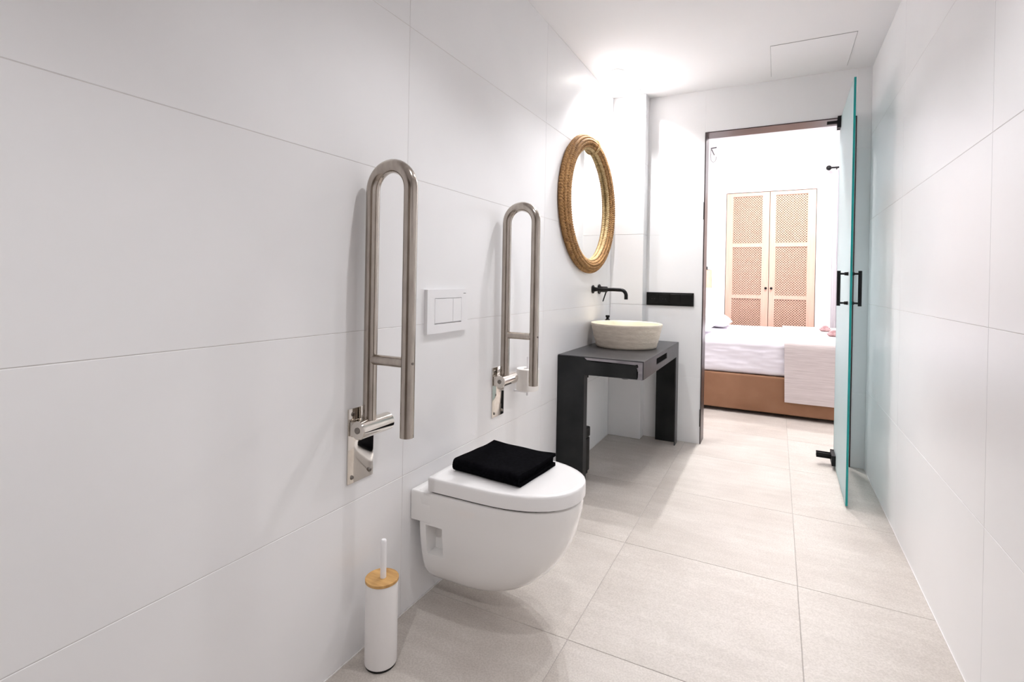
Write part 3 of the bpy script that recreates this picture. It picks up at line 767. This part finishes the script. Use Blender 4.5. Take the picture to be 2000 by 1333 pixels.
rosette(.438, 6.05, .652, .062, 'dusty pink cloth rosette on the bed runner, farther one')
rosette(.462, 5.48, .652, .062, 'dusty pink cloth rosette on the bed runner, nearer one')

# ------------------------------------------------------------------ bedroom: wardrobe with cane doors
wy = BY1 - .004
ward = thing('wardrobe', ((WX0 + WX1) / 2, wy, 0), 'built-in peach wood wardrobe with two cane lattice doors', 'wardrobe')
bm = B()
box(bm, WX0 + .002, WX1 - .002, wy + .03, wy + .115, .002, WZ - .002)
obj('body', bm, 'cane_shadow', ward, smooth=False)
xm = (WX0 + WX1) / 2
pz = [(2.232, 1.635), (1.588, .985), (.938, .345)]
for sgn, (d0, d1) in ((-1, (WX0 + .007, xm - .003)), (1, (xm + .003, WX1 - .007))):
    p0, p1 = d0 + .078, d1 - .082
    if sgn > 0: p0, p1 = d0 + .066, d1 - .085
    bm = B()
    box(bm, d0, p0, wy, wy + .024, .01, WZ - .009); box(bm, p1, d1, wy, wy + .024, .01, WZ - .009)
    zs = [WZ - .009] + [q for pr_ in pz for q in pr_] + [.01]
    for k in range(0, len(zs), 2): box(bm, p0, p1, wy, wy + .024, zs[k + 1], zs[k])
    dr = obj('door', bm, 'peach_wood', ward, smooth=False)
    for zt, zb in pz:
        bm = B(); pitch = .0300; hw = .0046
        W_, Hh = p1 - p0, zt - zb
        for dirn in (1, -1):
            c = -Hh if dirn > 0 else 0
            nline = int((W_ + Hh) / pitch) + 1
            for k in range(nline + 1):
                # line x = c0 + dirn*z within the panel
                c0 = (-Hh + k * pitch) if dirn > 0 else (k * pitch)
                if dirn > 0: za, zb_ = max(0, -c0), min(Hh, W_ - c0)
                else: za, zb_ = max(0, c0 - W_), min(Hh, c0)
                if zb_ - za < .004: continue
                xa, xb = c0 + dirn * za, c0 + dirn * zb_
                A_ = Vector((p0 + xa, 0, zb + za)); Bb = Vector((p0 + xb, 0, zb + zb_)); nn = Vector((dirn * -1, 0, 1)).normalized() * hw
                yo = wy + (.010 if dirn > 0 else .013)
                vs = [bm.verts.new((q.x, y, q.z)) for y in (yo, yo + .0025) for q in (A_ - nn, Bb - nn, Bb + nn, A_ + nn)]
                for f in ((0, 1, 2, 3), (7, 6, 5, 4), (0, 4, 5, 1), (1, 5, 6, 2), (2, 6, 7, 3), (3, 7, 4, 0)): bm.faces.new([vs[q] for q in f])
        o = obj('cane_panel', bm, 'cane', dr, smooth=False); o['kind'] = 'stuff'
    bm = B(); kx_ = d1 - .028 if sgn < 0 else d0 + .028
    cyl(bm, (kx_, wy, 1.072), (kx_, wy - .022, 1.072), .013, .015, n=18); obj('knob', bm, 'black_metal', dr)

# curtain on its rod by the bedroom window
t = thing('curtain_rod', (.512, BY1 - .10, 2.50), 'thin black curtain rod with a ball end, high beside the wardrobe', 'curtain rod')
bm = B(); cyl(bm, (.53, BY1 - .10, 2.50), (2.10, BY1 - .10, 2.50), .011, n=14); obj('rod', bm, 'black_metal', t)
bm = B(); bmesh.ops.create_uvsphere(bm, u_segments=18, v_segments=12, radius=.030, matrix=Matrix.Translation((.515, BY1 - .10, 2.50))); obj('finial', bm, 'black_metal', t)
bm = B(); cyl(bm, (.60, BY1 - .001, 2.50), (.60, BY1 - .10, 2.50), .008, n=12); obj('bracket', bm, 'black_metal', t)
bm = B(); loops = []
pts = [(.56 + .42 * k / 60, BY1 - .10 + .028 * math.sin(k * .82) + .006 * math.sin(k * 2.1)) for k in range(61)]
lo = [[(x, y, z) for x, y in pts] for z in (2.47, 1.8, 1.2, .6, .04)]
vs = [[bm.verts.new(p) for p in l_] for l_ in lo]
for a, c in zip(vs, vs[1:]):
    for k in range(60): bm.faces.new((a[k], a[k + 1], c[k + 1], c[k]))
bmesh.ops.solidify(bm, geom=list(bm.faces), thickness=.003)
tag(obj('curtain', bm, 'sheer', origin=(.77, BY1 - .10, .04), angle=60), 'white curtain hanging between the wardrobe and the window', 'curtain')

# bedside pendant lamp on a wall bracket
px, py = -.785, 6.80
t = thing('pendant_lamp', (px, py, 1.10), 'peach cylinder pendant lamp hanging on a cord beside the bed', 'lamp')
obj('lamp_shade', lathe(B(), px, py, [(.062, 1.065), (.066, 1.065), (.060, 1.285), (.056, 1.285)], n=32, cap=False), 'shade_peach', t)
obj('cap', lathe(B(), px, py, [(.058, 1.283), (.058, 1.287), (.012, 1.292), (.012, 1.325), (.006, 1.33)], n=24), 'black_metal', t)
hx = px + .055
bm = B(); tube(bm, [(px, py, 1.325), (px + .01, py, 1.8), (px + .04, py, 2.3), (hx, py, 2.62)], .002, n=8)
obj('cord', bm, 'white_plastic', t)
bm = B(); tube(bm, [(hx - .03, BY1 - .001, 2.80), (hx - .03, py, 2.80), (hx + .035, py - .02, 2.80)], .006, n=8)
hk = obj('wall_bracket', bm, 'black_metal', t)
bm = B(); tube(bm, [(hx - .03, py, 2.80), (hx - .034, py, 2.70), (hx - .025, py, 2.645), (hx, py, 2.622), (hx + .025, py, 2.645), (hx + .033, py, 2.69)], .0045, n=8)
obj('cord_loop', bm, 'plug_grey', hk)

# unseen ceiling lamps, added to brighten the bedroom
def added_ceiling_lamp(x, y, label):
    t = thing('ceiling_lamp', (x, y, BH), label, 'lamp', 'round bedroom ceiling lamps')
    obj('rim', lathe(B(), x, y, [(.21, BH - .0005), (.21, BH - .04), (.195, BH - .045)], n=40), 'white_plastic', t)
    obj('diffuser', lathe(B(), x, y, [(.195, BH - .0455), (.16, BH - .058), (.08, BH - .064), (.001, BH - .065)], n=40, cap=False), 'lamp_glow', t)
    ld = bpy.data.lights.new('bedroom_light', 'AREA'); ld.shape = 'DISK'; ld.size = .36; ld.energy = BEDROOM_W; ld.color = (1.0, .97, .96)
    lo_ = bpy.data.objects.new('bedroom_light', ld); C.objects.link(lo_); lo_.parent = t; lo_.location = (0, 0, -.075)
added_ceiling_lamp(-.3, 4.75, 'round ceiling lamp over the bedroom side of the doorway')
added_ceiling_lamp(.3, 6.0, 'round ceiling lamp over the bed')
